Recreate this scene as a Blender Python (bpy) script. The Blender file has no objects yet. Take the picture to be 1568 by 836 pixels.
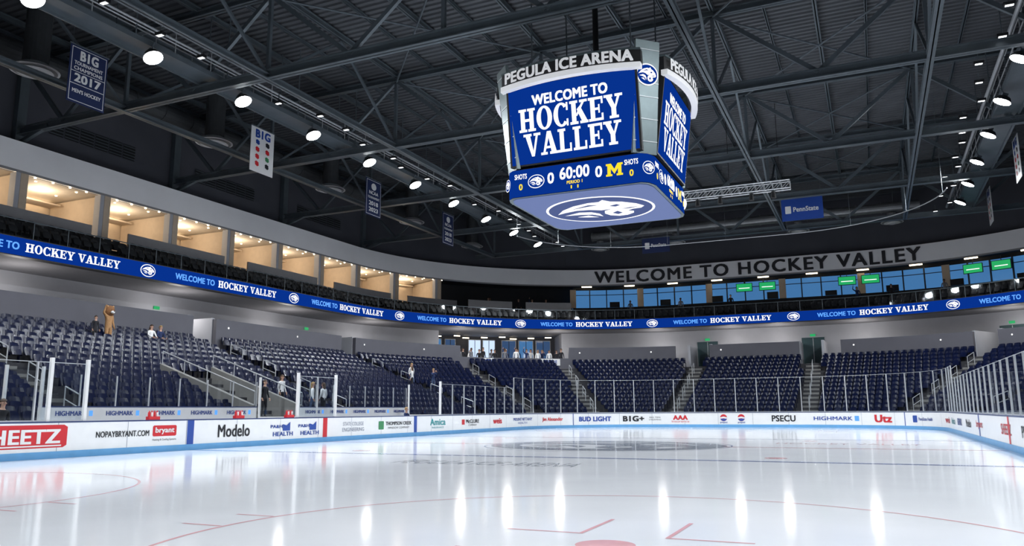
import bpy, math, random
from mathutils import Vector, Matrix
random.seed(3)
S=bpy.context.scene; col=S.collection
S.view_settings.view_transform='Standard'
S.view_settings.exposure=0.0
V=Vector
# ------------------------------------------------------------------ materials
def mat(name,c,rough=.6,metal=0.,emit=None,es=1.,var=0.,vs=3.,spec=.5,bump=0.,nosamp=False):
    m=bpy.data.materials.new(name); m.use_nodes=True; nt=m.node_tree; b=nt.nodes["Principled BSDF"]
    b.inputs["Base Color"].default_value=(*c,1); b.inputs["Roughness"].default_value=rough; b.inputs["Metallic"].default_value=metal
    b.inputs["Specular IOR Level"].default_value=spec
    if emit: b.inputs["Emission Color"].default_value=(*emit,1); b.inputs["Emission Strength"].default_value=es
    if nosamp:
        try: m.cycles.emission_sampling='NONE'
        except Exception: pass
    if var or bump:
        tc=nt.nodes.new("ShaderNodeTexCoord"); n=nt.nodes.new("ShaderNodeTexNoise"); n.inputs["Scale"].default_value=vs; n.inputs["Detail"].default_value=4
        nt.links.new(tc.outputs["Object"],n.inputs["Vector"])
        if var:
            r=nt.nodes.new("ShaderNodeValToRGB")
            r.color_ramp.elements[0].position=.3; r.color_ramp.elements[1].position=.7
            r.color_ramp.elements[0].color=(*[x*(1-var) for x in c],1); r.color_ramp.elements[1].color=(*[min(1,x*(1+var)) for x in c],1)
            nt.links.new(n.outputs["Fac"],r.inputs["Fac"]); nt.links.new(r.outputs["Color"],b.inputs["Base Color"])
        if bump:
            bp=nt.nodes.new("ShaderNodeBump"); bp.inputs["Strength"].default_value=bump; nt.links.new(n.outputs["Fac"],bp.inputs["Height"]); nt.links.new(bp.outputs[0],b.inputs["Normal"])
    return m
def glassmat(name,tint):
    m=bpy.data.materials.new(name); m.use_nodes=True; nt=m.node_tree; nt.nodes.clear()
    o=nt.nodes.new("ShaderNodeOutputMaterial"); t=nt.nodes.new("ShaderNodeBsdfTransparent"); g=nt.nodes.new("ShaderNodeBsdfGlossy"); mx=nt.nodes.new("ShaderNodeMixShader")
    lw=nt.nodes.new("ShaderNodeLayerWeight"); lw.inputs[0].default_value=.5
    p=nt.nodes.new("ShaderNodeMath"); p.operation='POWER'; p.inputs[1].default_value=4.; nt.links.new(lw.outputs['Facing'],p.inputs[0])
    q=nt.nodes.new("ShaderNodeMath"); q.operation='MULTIPLY_ADD'; q.inputs[1].default_value=.45; q.inputs[2].default_value=.04; nt.links.new(p.outputs[0],q.inputs[0])
    t.inputs[0].default_value=(*tint,1); g.inputs["Roughness"].default_value=.03; g.inputs[0].default_value=(.85,.9,.95,1)
    nt.links.new(q.outputs[0],mx.inputs[0]); nt.links.new(t.outputs[0],mx.inputs[1]); nt.links.new(g.outputs[0],mx.inputs[2]); nt.links.new(mx.outputs[0],o.inputs[0])
    return m
M={}
IR=.10; IS=.18
M['ice']=mat('ice',(.80,.825,.865),IR,var=.03,vs=.6,spec=IS)
M['ice_red']=mat('ice_red_line',(.76,.42,.44),IR,var=.08,spec=IS); M['ice_blue']=mat('ice_blue_line',(.22,.27,.48),IR,var=.05,spec=IS)
M['ice_grey']=mat('ice_logo_grey',(.27,.30,.35),IR,var=.08,spec=IS); M['ice_grey2']=mat('ice_lettering_grey',(.42,.45,.50),IR,var=.08,spec=IS)
M['white']=mat('board_white',(.88,.89,.90),.3,var=.02); M['kick']=mat('kickplate_blue',(.14,.40,.72),.4,var=.05); M['cap']=mat('cap_navy',(.02,.04,.14),.4)
M['navy']=mat('seat_navy',(.0022,.005,.026),.27,var=.15,spec=.27); M['seatblk']=mat('seat_black',(.008,.008,.010),.5,spec=.3)
M['conc']=mat('concrete',(.050,.050,.056),.9,var=.15,vs=1.5,spec=.2); M['concl']=mat('concrete_light',(.18,.18,.175),.85,var=.12,vs=2)
M['hw']=mat('halfwall_grey',(.100,.100,.122),.7,var=.05,vs=1); M['hwt']=mat('halfwall_cap',(.28,.28,.30),.6); M['soff']=mat('soffit_grey',(.22,.22,.24),.8,var=.05)
M['cwall']=mat('concourse_wall',(.42,.43,.47),.7,var=.05,vs=.8); M['door']=mat('door_teal',(.03,.07,.08),.4)
M['uwall']=mat('upper_wall',(.072,.075,.092),.8,var=.08,vs=.5); M['band']=mat('band_white',(.88,.88,.90),.6,var=.03,vs=.5)
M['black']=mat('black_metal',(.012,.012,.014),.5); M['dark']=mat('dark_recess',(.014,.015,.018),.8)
M['steel']=mat('steel_painted',(.125,.152,.172),.40,.3,var=.12,vs=1.2); M['steell']=mat('steel_light',(.5,.52,.54),.4,.4); M['chrome']=mat('post_aluminium',(.72,.74,.76),.3,.6)
M['beige']=mat('suite_beige',(.55,.44,.33),.7,var=.05); M['suitec']=mat('suite_ceiling',(.65,.57,.47),.7,var=.04); M['para']=mat('parapet_grey',(.27,.265,.275),.7,var=.04)
M['glass']=glassmat('acrylic_glass',(.91,.94,.96))
M['e_blue']=mat('led_blue',(0,0,0),.5,emit=(.002,.028,.235),es=1.15,spec=0.); M['e_white']=mat('led_white',(0,0,0),.5,emit=(1,1,1),es=1.15,nosamp=True)
M['e_lblue']=mat('led_lightblue',(0,0,0),.5,emit=(.10,.36,1.),es=1.15,nosamp=True); M['e_yel']=mat('led_yellow',(0,0,0),.5,emit=(1,.72,.02),es=1.1,nosamp=True)
M['e_warm']=mat('downlight_warm',(1,1,1),.5,emit=(1,.82,.55),es=6,nosamp=True); M['e_lamp']=mat('floodlamp',(1,1,1),.5,emit=(.95,.98,1),es=40,nosamp=True)
M['e_spot']=mat('small_lamp',(1,1,1),.5,emit=(.95,.98,1),es=2.5,nosamp=True)
M['e_win']=mat('window_sky',(.02,.04,.08),.1,emit=(.055,.18,.40),es=.9); M['e_green']=mat('tv_green',(0,0,0),.4,emit=(.015,.40,.12),es=1.,nosamp=True); M['e_tv']=mat('tv_blue',(0,0,0),.4,emit=(.02,.07,.2),es=1.,nosamp=True)
M['e_day']=mat('window_bright',(0,0,0),.4,emit=(.6,.75,1),es=1.1); M['e_dusk']=mat('window_dusk',(.01,.01,.02),.1,emit=(.03,.07,.16),es=1.)
M['red']=mat('print_red',(.62,.02,.03),.4); M['pblack']=mat('print_black',(.015,.015,.02),.4); M['pblue']=mat('print_blue',(.02,.07,.35),.4); M['pteal']=mat('print_teal',(.02,.3,.33),.4); M['pgrey']=mat('print_grey',(.22,.25,.33),.4); M['pgreen']=mat('print_green',(.05,.25,.1),.4); M['pwhite']=mat('print_white',(.85,.85,.85),.5)
M['bnavy']=mat('banner_navy',(.010,.022,.09),.8,var=.05); M['duct']=mat('duct_galvanised',(.32,.33,.34),.4,.6,var=.1); M['ductd']=mat('duct_painted_dark',(.06,.065,.07),.6,.2,var=.1); M['diff']=mat('diffuser_white',(.8,.8,.8),.5)
M['sbgrey']=mat('scoreboard_panel',(.14,.18,.19),.35,.5,var=.06,vs=4); M['sbwhite']=mat('scoreboard_letter',(.8,.8,.82),.4,emit=(1,1,1),es=.25,nosamp=True); M['sbunder']=mat('scoreboard_underside',(0,0,0),.5,emit=(.13,.18,.40),es=1.,spec=.1)
M['under2']=mat('scoreboard_under_blue',(0,0,0),.5,emit=(.05,.08,.24),es=1.,spec=.1)
M['deck']=mat('roof_deck',(.098,.105,.116),.6,.1,var=.12,vs=.4)

class MB:
    def __init__(s): s.v=[];s.f=[];s.mi=[];s.mats=[]
    def _m(s,m):
        m=M[m] if isinstance(m,str) else m
        if m not in s.mats: s.mats.append(m)
        return s.mats.index(m)
    def add(s,vs,fs,m):
        k=len(s.v); mi=s._m(m); s.v.extend([tuple(a) for a in vs])
        for f in fs: s.f.append([k+i for i in f]); s.mi.append(mi)
    def frame(s,O,X,Y,Z,lo,hi,m):
        vs=[O+X*a+Y*b+Z*c for a in (lo[0],hi[0]) for b in (lo[1],hi[1]) for c in (lo[2],hi[2])]
        s.add(vs,[(0,1,3,2),(4,6,7,5),(0,4,5,1),(2,3,7,6),(0,2,6,4),(1,5,7,3)],m)
    def box(s,lo,hi,m): s.frame(V((0,0,0)),V((1,0,0)),V((0,1,0)),V((0,0,1)),lo,hi,m)
    def beam(s,p,q,w,h,m,up=V((0,0,1))):
        p=V(p);q=V(q); Y=(q-p); L=Y.length; Y.normalize()
        if abs(Y.dot(up))>.98: up=V((1,0,0))
        X=Y.cross(up).normalized(); Z=X.cross(Y)
        s.frame(p,X,Y,Z,(-w/2,0,-h/2),(w/2,L,h/2),m)
    def ibeam(s,p,q,w,h,m):
        p=V(p);q=V(q);t=.05
        z=V((0,0,h/2-t/2))
        s.beam(p+z,q+z,w,t,m); s.beam(p-z,q-z,w,t,m); s.beam(p,q,t,h,m)
    def cyl(s,p,q,r1,r2,n,m,cap=True):
        p=V(p);q=V(q);d=(q-p).normalized(); a=V((0,0,1)) if abs(d.z)<.9 else V((1,0,0)); X=d.cross(a).normalized();Y=d.cross(X)
        vs=[p+(X*math.cos(2*math.pi*i/n)+Y*math.sin(2*math.pi*i/n))*r1 for i in range(n)]+[q+(X*math.cos(2*math.pi*i/n)+Y*math.sin(2*math.pi*i/n))*r2 for i in range(n)]
        fs=[(i,(i+1)%n,n+(i+1)%n,n+i) for i in range(n)]
        if cap: fs+=[tuple(range(n-1,-1,-1)),tuple(range(n,2*n))]
        s.add(vs,fs,m)
    def prism(s,poly,z0,z1,m):
        n=len(poly); vs=[(a,b,z0) for a,b in poly]+[(a,b,z1) for a,b in poly]
        s.add(vs,[(i,(i+1)%n,n+(i+1)%n,n+i) for i in range(n)]+[tuple(range(n-1,-1,-1)),tuple(range(n,2*n))],m)
    def obj(s,name,parent=None,smooth=False):
        me=bpy.data.meshes.new(name); me.from_pydata(s.v,[],s.f)
        for m in s.mats: me.materials.append(m)
        me.polygons.foreach_set("material_index",s.mi)
        if smooth: me.polygons.foreach_set("use_smooth",[True]*len(s.f))
        me.update(); o=bpy.data.objects.new(name,me); col.objects.link(o)
        if parent: o.parent=parent
        return o
def empty(name,loc=(0,0,0)):
    o=bpy.data.objects.new(name,None); o.location=loc; col.objects.link(o); return o
# ------------------------------------------------------------------ paths
def pq(p,q):
    hx,hy,r=p; cx=hx-r; cy=hy-r
    if q<=1: return V((-hx,q*cy,0)),V((1,0,0))
    if q<=2: a=(q-1)*math.pi/2; return V((-cx-r*math.cos(a),cy+r*math.sin(a),0)),V((math.cos(a),-math.sin(a),0))
    if q<=3: return V((-cx+(q-2)*2*cx,hy,0)),V((0,-1,0))
    if q<=4: a=(q-3)*math.pi/2; return V((cx+r*math.sin(a),cy+r*math.cos(a),0)),V((-math.sin(a),-math.cos(a),0))
    return V((hx,cy-(q-4)*cy,0)),V((-1,0,0))
def sq(p,s):
    hx,hy,r=p; cx=hx-r; cy=hy-r; A=r*math.pi/2
    if s<=cy: return s/cy
    s-=cy
    if s<=A: return 1+s/A
    s-=A
    if s<=2*cx: return 2+s/(2*cx)
    s-=2*cx
    if s<=A: return 3+s/A
    return 4+(s-A)/cy
def qs_(p,q):
    hx,hy,r=p; cx=hx-r; cy=hy-r; A=r*math.pi/2
    if q<=1: return q*cy
    if q<=2: return cy+(q-1)*A
    if q<=3: return cy+A+(q-2)*2*cx
    if q<=4: return cy+A+2*cx+(q-3)*A
    return cy+2*A+2*cx+(q-4)*cy
def ps(p,s): return pq(p,sq(p,s))
def QS(q0,q1):
    L=[q0]
    for k in range(-40,260):
        q=k*.025
        if q0+1e-6<q<q1-1e-6 and (1<=q<=2 or 3<=q<=4 or abs(q*4-round(q*4))<1e-6): L.append(q)
    L.append(q1); return L
def strip(mb,pa,za,pb,zb,q0,q1,m):
    qs=QS(q0,q1); vs=[];fs=[]
    for q in qs:
        a,_=pq(pa,q);b,_=pq(pb,q); vs.append((a.x,a.y,za)); vs.append((b.x,b.y,zb))
    for i in range(len(qs)-1): fs.append((2*i,2*i+2,2*i+3,2*i+1))
    mb.add(vs,fs,m)
def off(p,d): return (p[0]+d,p[1]+d,p[2]+d)
def wall(mb,p,z0,z1,t,q0,q1,m,mt=None):
    po=off(p,t)
    strip(mb,p,z0,p,z1,q0,q1,m);strip(mb,po,z0,po,z1,q0,q1,m);strip(mb,p,z1,po,z1,q0,q1,mt or m);strip(mb,p,z0,po,z0,q0,q1,m)
    for q in (q0,q1):
        a,_=pq(p,q);b,_=pq(po,q); mb.add([(a.x,a.y,z0),(b.x,b.y,z0),(b.x,b.y,z1),(a.x,a.y,z1)],[(0,1,2,3)],m)
# ------------------------------------------------------------------ 2d shapes
_tc={}
def text2d(t,bold=0.,spacing=1.):
    """flat lettering; boldness from slightly shifted, stacked copies (third item: layer per vertex)"""
    k=(t,bold,spacing)
    if k in _tc: return _tc[k]
    cu=bpy.data.curves.new("tmp",'FONT'); cu.body=t; cu.size=1; cu.resolution_u=3; cu.space_character=spacing*(1+bold*1.2)
    o=bpy.data.objects.new("tmp",cu); col.objects.link(o)
    dg=bpy.context.evaluated_depsgraph_get(); me=bpy.data.meshes.new_from_object(o.evaluated_get(dg))
    v0=[(v.co.x,v.co.y) for v in me.vertices]; f0=[tuple(p.vertices) for p in me.polygons]
    vs=[];fs=[];ly=[]
    for c,(dx,dy) in enumerate([(0,0)] if not bold else [(-bold,-bold*.6),(bold,bold*.6),(-bold,bold*.6),(bold,-bold*.6)]):
        k0=len(vs); vs+=[(a+dx,b+dy) for a,b in v0]; fs+=[tuple(k0+i for i in f) for f in f0]; ly+=[c]*len(v0)
    bpy.data.objects.remove(o); bpy.data.curves.remove(cu); bpy.data.meshes.remove(me)
    _tc[k]=(vs,fs,ly); return _tc[k]
def R(x0,y0,x1,y1): return [(x0,y0),(x1,y0),(x1,y1),(x0,y1)]
def ringpolys(cx,cy,rx,ry,ix,iy,a0=0,a1=360,n=24):
    out=[]
    for i in range(n):
        a=math.radians(a0+(a1-a0)*i/n);b=math.radians(a0+(a1-a0)*(i+1)/n)
        out.append([(cx+rx*math.cos(a),cy+ry*math.sin(a)),(cx+rx*math.cos(b),cy+ry*math.sin(b)),(cx+ix*math.cos(b),cy+iy*math.sin(b)),(cx+ix*math.cos(a),cy+iy*math.sin(a))])
    return out
s_=.11
GL={
'H':(.98,[R(.12,0,.36,1),R(.62,0,.86,1),R(.3,.44,.7,.56),R(.02,0,.46,s_),R(.52,0,.96,s_),R(.02,1-s_,.46,1),R(.52,1-s_,.96,1)]),
'O':(.94,ringpolys(.47,.5,.44,.52,.19,.42)),
'C':(.9,ringpolys(.47,.5,.44,.52,.19,.42,42,318,20)+[R(.74,.66,.84,1),R(.74,0,.84,.3)]),
'K':(1.0,[R(.12,0,.36,1),R(.02,0,.46,s_),R(.02,1-s_,.46,1),[(.3,.34),(.42,.34),(.86,.95),(.72,.95)],[(.40,.62),(.58,.76),(.98,.05),(.68,.05)],R(.56,0,1.0,s_),R(.56,1-s_,.98,1)]),
'E':(.86,[R(.12,0,.36,1),R(.02,0,.8,s_),R(.02,1-s_,.8,1),R(.3,.45,.62,.55),R(.54,.32,.62,.68),R(.70,0,.80,.3),R(.70,.7,.80,1)]),
'Y':(.94,[R(.35,0,.6,.48),R(.24,0,.72,s_),[(.06,.95),(.34,.95),(.6,.42),(.36,.42)],[(.70,.95),(.84,.95),(.6,.42),(.5,.42)],R(-.02,1-s_,.44,1),R(.56,1-s_,.96,1)]),
'V':(.96,[[(.08,.95),(.36,.95),(.58,0),(.42,0)],[(.72,.95),(.84,.95),(.58,0),(.46,0)],R(-.02,1-s_,.46,1),R(.58,1-s_,.98,1)]),
'A':(.96,[[(.56,1),(.38,1),(.1,.05),(.22,.05)],[(.40,1),(.60,1),(.9,.05),(.60,.05)],R(.24,.26,.7,.36),R(-.02,0,.36,s_),R(.5,0,1.0,s_)]),
'L':(.84,[R(.12,0,.36,1),R(.02,0,.78,s_),R(.02,1-s_,.46,1),R(.68,0,.78,.36)]),
'M':(1.2,[R(.1,0,.34,1),R(.84,0,1.08,1),R(.0,0,.44,s_*1.4),R(.74,0,1.18,s_*1.4),R(.0,1-s_*1.4,.34,1),R(.84,1-s_*1.4,1.18,1),[(.1,1),(.36,1),(.59,.55),(.59,.15)],[(1.08,1),(.82,1),(.59,.55),(.59,.15)]]),
' ':(.4,[])}
def slab(t):
    vs=[];fs=[];x=0
    for ch in t:
        w,ps_=GL[ch]
        for P in ps_:
            k=len(vs); vs+=[(x+a,b) for a,b in P]; fs.append(tuple(range(k,k+len(P))))
        x+=w+.02
    return vs,fs
def polyshape(polys):
    vs=[];fs=[]
    for P in polys:
        k=len(vs); vs+=P; fs.append(tuple(range(k,k+len(P))))
    return vs,fs
def disc(n=32): return [(math.cos(2*math.pi*i/n),math.sin(2*math.pi*i/n)) for i in range(n)],[tuple(range(n))]
def decal(mb,sh,w,h,fn,m,dx=0,dy=0,raw=False):
    vs,fs=sh[0],sh[1]; ly=sh[2] if len(sh)>2 else None
    if not vs: return
    x0=min(a for a,b in vs);x1=max(a for a,b in vs);y0=min(b for a,b in vs);y1=max(b for a,b in vs)
    if raw: P=[(a*w+dx,b*h+dy) for a,b in vs]
    else: P=[((a-(x0+x1)/2)*w/(x1-x0)+dx,(b-(y0+y1)/2)*h/(y1-y0)+dy) for a,b in vs]
    out=[fn(a,b) for a,b in P]
    if ly and max(ly)>0:
        n=(fn(dx+.1,dy)-fn(dx,dy)).cross(fn(dx,dy+.1)-fn(dx,dy)).normalized()
        out=[o+n*(.0025*l) for o,l in zip(out,ly)]
    mb.add(out,fs,m)
def fplane(O,X,Y): 
    O=V(O);X=V(X);Y=V(Y); return lambda x,y: O+X*x+Y*y
def fpath(p,s0,z0,d=.012):
    def f(x,y):
        a,n=ps(p,s0+x); a=a+n*d; return V((a.x,a.y,z0+y))
    return f
# stylised big-cat head in profile (facing right)
headP=[[(-.92,-.02),(-.7,.18),(-.4,.33),(-.05,.41),(.16,.40),(.27,.48),(.38,.36),(.58,.29),(.80,.13),(.90,-.03),(.80,-.12),(.62,-.13),(.50,-.19),(.60,-.24),(.56,-.34),(.40,-.42),(.22,-.43),(.06,-.35),(.0,-.22),(.06,-.08),(.24,-.01),(.02,-.03),(-.2,.06),(-.45,.09),(-.72,.04)],
 [(-.82,-.12),(-.45,-.02),(-.22,-.07),(-.10,-.2),(-.10,-.36),(-.26,-.2),(-.5,-.15)],[(-.62,-.26),(-.36,-.23),(-.2,-.38),(-.42,-.33)]]
headC=[[(.26,.16),(.44,.21),(.48,.14),(.36,.09)],[(.40,-.06),(.60,-.02),(.80,-.03),(.58,-.07)],[(-.55,.17),(-.10,.31),(.10,.26),(-.12,.24)],[(.16,-.22),(.30,-.14),(.36,-.26),(.24,-.32)]]
LF=[1.]
def lion(mb,fn,rx,ry,mw,mbk,rim=.09):
    def lift(k): 
        n=(fn(1,0)-fn(0,0)).cross(fn(0,1)-fn(0,0)).normalized(); return lambda x,y: fn(x,y)+n*(.006*k*LF[0])
    decal(mb,disc(),rx,ry,fn,mw,raw=True)
    decal(mb,disc(),rx*(1-rim),ry*(1-rim*1.3),lift(1),mbk,raw=True)
    decal(mb,polyshape(headP),rx*.9,ry*1.45,lift(2),mw,raw=True)
    decal(mb,polyshape(headC),rx*.9,ry*1.45,lift(3),mbk,raw=True)
# ================================================================== FLOOR + ICE
BP=(12.95,30.48,8.53)
def full(p,n=24):
    hx,hy,r=p; out=[]
    for (cx,cy,a0) in ((hx-r,hy-r,0),(-(hx-r),hy-r,90),(-(hx-r),-(hy-r),180),(hx-r,-(hy-r),270)):
        for i in range(n+1):
            a=math.radians(a0+90*i/n); out.append((cx+r*math.cos(a),cy+r*math.sin(a)))
    return out
mb=MB(); mb.box((-38,-52,-.3),(38,56,-.03),'conc'); mb.obj('floor')
ice=empty('ice_rink')
mb=MB(); mb.prism(full(off(BP,.05)),-.03,0,'ice'); mb.obj('ice_sheet',ice)
mb=MB(); Z=.002
def idecal(x,y,z=Z): return fplane((x,y,z),(1,0,0),(0,1,0))
for y,m in ((7.62,'ice_blue'),(-7.62,'ice_blue'),(0,'ice_red')): mb.add([(-12.9,y-.15,Z),(12.9,y-.15,Z),(12.9,y+.15,Z),(-12.9,y+.15,Z)],[(0,1,2,3)],m)
for y in (27.13,-27.13): mb.add([(-11.7,y-.025,Z),(11.7,y-.025,Z),(11.7,y+.025,Z),(-11.7,y+.025,Z)],[(0,1,2,3)],'ice_red')
def ring(x,y,r,w,m): decal(mb,polyshape(ringpolys(0,0,r,r,r-w,r-w,0,360,96)),1,1,idecal(x,y),m,raw=True)
for sx in (-6.71,6.71):
    for sy in (-21.03,21.03):
        ring(sx,sy,4.57,.05,'ice_red'); decal(mb,disc(),.3,.3,idecal(sx,sy),'ice_red',raw=True)
        for a in (-1,1):
            for b in (-1,1):
                x=sx+a*.45;y=sy+b*.6
                mb.add([(x,y,Z),(x+a*.9,y,Z),(x+a*.9,y+b*.05,Z),(x,y+b*.05,Z)],[(0,1,2,3)],'ice_red')
                mb.add([(x,y,Z*1.5),(x+a*.05,y,Z*1.5),(x+a*.05,y+b*1.2,Z*1.5),(x,y+b*1.2,Z*1.5)],[(0,1,2,3)],'ice_red')
            for b in (-.45,.45):
                x=sx+a*4.57;y=sy+b
                mb.add([(x,y-.025,Z),(x+a*.6,y-.025,Z),(x+a*.6,y+.025,Z),(x,y+.025,Z)],[(0,1,2,3)],'ice_red')
    for sy in (-6.1,6.1): decal(mb,disc(),.3,.3,idecal(sx,sy),'ice_red',raw=True)
ring(0,0,4.57,.06,'ice_blue')
LF[0]=.3
f=fplane((0,0,Z*2),(1,0,0),(0,1,0)); lion(mb,f,4.4,3.9,'ice_grey','ice',.24)
decal(mb,text2d('PEGULA ICE ARENA'),5.0,1.2,idecal(.2,-10.5),'ice_grey2'); decal(mb,text2d('HOCKEY VALLEY'),5.,1.0,idecal(8.2,3.6),'ice_red')
mb.obj('ice_markings',ice)
# ================================================================== BOARDS
boards=empty('dasher_boards')
mb=MB()
def loop(mb,pa,za,pb,zb,m):
    A=full(pa);B=full(pb);n=len(A); mb.add([(*a,za) for a in A]+[(*b,zb) for b in B],[(i,(i+1)%n,n+(i+1)%n,n+i) for i in range(n)],m)
loop(mb,BP,.2,BP,1.03,'white'); loop(mb,off(BP,-.015),.0,off(BP,-.015),.2,'kick'); loop(mb,off(BP,-.015),.2,BP,.2,'kick')
loop(mb,off(BP,-.02),1.03,off(BP,-.02),1.07,'cap'); loop(mb,off(BP,-.02),1.07,off(BP,.17),1.07,'cap'); loop(mb,off(BP,-.02),1.03,BP,1.03,'cap'); loop(mb,off(BP,.17),0,off(BP,.17),1.07,'white')
mb.obj('board_shell',boards)
mb=MB()
rect=(R(0,0,1,1),[(0,1,2,3)])
for s in [(-20+2.44*i) for i in range(34)]: decal(mb,rect,.015,.83,fpath(BP,s,.615,.006),'pgrey')
def bd(shape,w,h,s,z,m,d=.014): decal(mb,shape,w,h,fpath(BP,s,z,d),m)
rrect=([(.04,0),(.96,0),(1,.1),(1,.9),(.96,1),(.04,1),(0,.9),(0,.1)],[tuple(range(8))])
bd(rrect,2.95,.66,-13.85,.64,'red',.008); bd(text2d('SHEETZ',.035),2.45,.42,-13.82,.64,'pwhite'); bd(rect,2.5,.04,-13.8,.37,'pwhite')
bd(text2d('NOPAYBRYANT.COM',.012),2.0,.19,-10.4,.64,'pblack')
bd(rrect,1.0,.36,-8.75,.70,'red',.008); bd(text2d('bryant',.03),.8,.24,-8.75,.70,'pwhite'); bd(text2d('Heating & Cooling Systems'),1.0,.09,-8.75,.40,'pblack')
bd(rect,.3,.83,-7.62,.615,'pblue',.008); bd(rect,.3,.83,0,.615,'red',.008); bd(rect,.3,.83,7.62,.615,'pblue',.008)
bd(text2d('Modelo',.02),1.65,.46,-5.5,.62,'pblack')
for c in (-2.75,-1.05):
    bd(polyshape([[(0,0),(1,0),(1,1),(.5,.6),(0,.75)]]),.45,.36,c+.2,.72,'pblue'); bd(text2d('PA&H',.02),.7,.13,c-.4,.72,'pblue'); bd(text2d('HEALTH',.02),1.2,.17,c,.42,'pblue')
bd(text2d('STATE COLLEGE'),1.6,.17,2.1,.74,'pgrey'); bd(text2d('ENGINEERING'),1.7,.17,2.1,.48,'pgrey')
bd(rrect,.45,.4,4.4,.62,'pgreen'); bd(text2d('THOMPSON CREEK',.01),2.4,.18,6.0,.7,'pblack'); bd(text2d('WINDOW COMPANY'),2.0,.10,6.0,.48,'pblack')
bd(text2d('Amica',.02),1.7,.36,10,.70,'pteal'); bd(text2d('INSURANCE'),1.3,.1,10,.4,'pteal')
bd(rect,.35,.3,13.0,.64,'red'); bd(text2d('McCLURE',.02),1.7,.22,14.2,.68,'pblack'); bd(text2d('COMPANY'),1.1,.1,14.2,.45,'pblack')
bd(text2d('weis',.04),1.3,.34,17.7,.64,'red'); bd(text2d('MOUNT NITTANY',.01),3.0,.2,21.7,.7,'pblue'); bd(text2d('HEALTH'),1.5,.14,21.7,.45,'pblue')
bd(text2d('Jim Alexander',.03),2.1,.34,25.5,.62,'red'); bd(rect,.06,.83,27.5,.615,'pblue')
bd(text2d('BUD LIGHT',.05),2.6,.36,29.3,.63,'pblue'); bd(text2d('B1G+',.05),1.6,.42,32.3,.63,'pblack'); bd(text2d('BIG TEN'),.8,.1,33.9,.72,'pblack'); bd(text2d('STREAMING'),.9,.1,33.9,.55,'pblack')
bd(text2d('AAA',.05),1.1,.34,35.8,.70,'red'); bd(text2d('Insurance'),1.3,.14,35.8,.42,'red')
for c in (38.95,40.2):
    bd(disc(),.5,.5,c,.68,'red',.008); bd(([(-1,-.25),(0,-.1),(1,-.3),(1,.1),(0,.3),(-1,.1)],[tuple(range(6))]),.5,.18,c,.68,'pwhite',.012); bd(([(math.cos(math.radians(a)),math.sin(math.radians(a))) for a in range(200,341,10)],[tuple(range(15))]),.47,.17,c,.53,'pblue',.016); bd(text2d('pepsi',.02),.5,.13,c,.34,'pblue')
bd(text2d('PSECU',.03),1.6,.44,43.1,.63,'pblack'); bd(text2d('HIGHMARK',.02),2.6,.26,46.4,.63,'pblue'); bd(rrect,.3,.34,48.0,.63,'e_lblue')
bd(text2d('Utz',.05),1.3,.5,49.9,.63,'red'); bd(rect,.06,.83,51.6,.615,'pblue'); bd(rrect,.4,.42,52.5,.63,'pblue'); bd(text2d('PennState Health',.01),1.5,.2,53.6,.63,'pblue')
for s,t,m in ((57.5,'weis','red'),(60.6,'Amica','pteal'),(64,'HIGHMARK','pblue'),(68,'Modelo','pblack'),(72,'bryant','red'),(79,'SHEETZ','red'),(83,'PSECU','pblack')):
    bd(text2d(t,.02),2.0,.34,s,.63,m)
for s in (71.9,79.6,87.2): bd(rect,.3,.83,s,.615,'red' if s>75 and s<82 else 'pblue',.008)
mb.obj('board_advertising',boards)
# ------------------------------------------------------------------ glass
gl=empty('rink_glass'); mg=MB(); mp=MB(); GP=off(BP,.09); Z1=V((0,0,1))
def glassrun(s0,s1,h,step=1.5):
    n=max(1,round((s1-s0)/step)); d=(s1-s0)/n
    for i in range(n+1):
        a,nn=ps(GP,s0+i*d); t=V((nn.y,-nn.x,0)); mp.frame(a,t,nn,Z1,(-.025,-.03,1.07),(.025,.03,1.07+h),'chrome')
        if i<n:
            b,_=ps(GP,s0+(i+1)*d); u=(b-a); L=u.length; u.normalize(); w=V((-u.y,u.x,0))
            mg.add([a+u*.03+Z1*1.08,a+u*(L-.03)+Z1*1.08,a+u*(L-.03)+Z1*(1.06+h),a+u*.03+Z1*(1.06+h)],[(0,1,2,3)],'glass')
            mp.frame(a,u,w,Z1,(.03,-.02,1.07),(L-.03,.02,1.11),'chrome'); mp.frame(a,u,w,Z1,(.03,-.008,1.05+h),(L-.03,.008,1.07+h),'chrome')
glassrun(-20,-11.8,1.75); glassrun(-1.8,.8,1.75,1.3); glassrun(10.4,20.4,1.75); glassrun(20.5,61,2.44); glassrun(61.2,95,1.75)
for s in (-13.0,-11.8,-1.8,.8,10.4):
    a,nn=ps(GP,s); mp.frame(a,V((0,1,0)),V((1,0,0)),Z1,(-.05,-.05,1.07),(.05,.05,2.95),'pwhite')
    mg.add([(-15.2,s,1.1),(-13.1,s,1.1),(-13.1,s,2.7),(-15.2,s,2.7)],[(0,1,2,3)],'glass'); mp.box((-15.15,s-.03,0),(-13.13,s+.03,1.1),'white'); mp.box((-15.15,s-.04,0),(-15.07,s+.04,2.8),'pwhite')
mg.obj('glass_panels',gl); mp.obj('glass_posts',gl)
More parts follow.
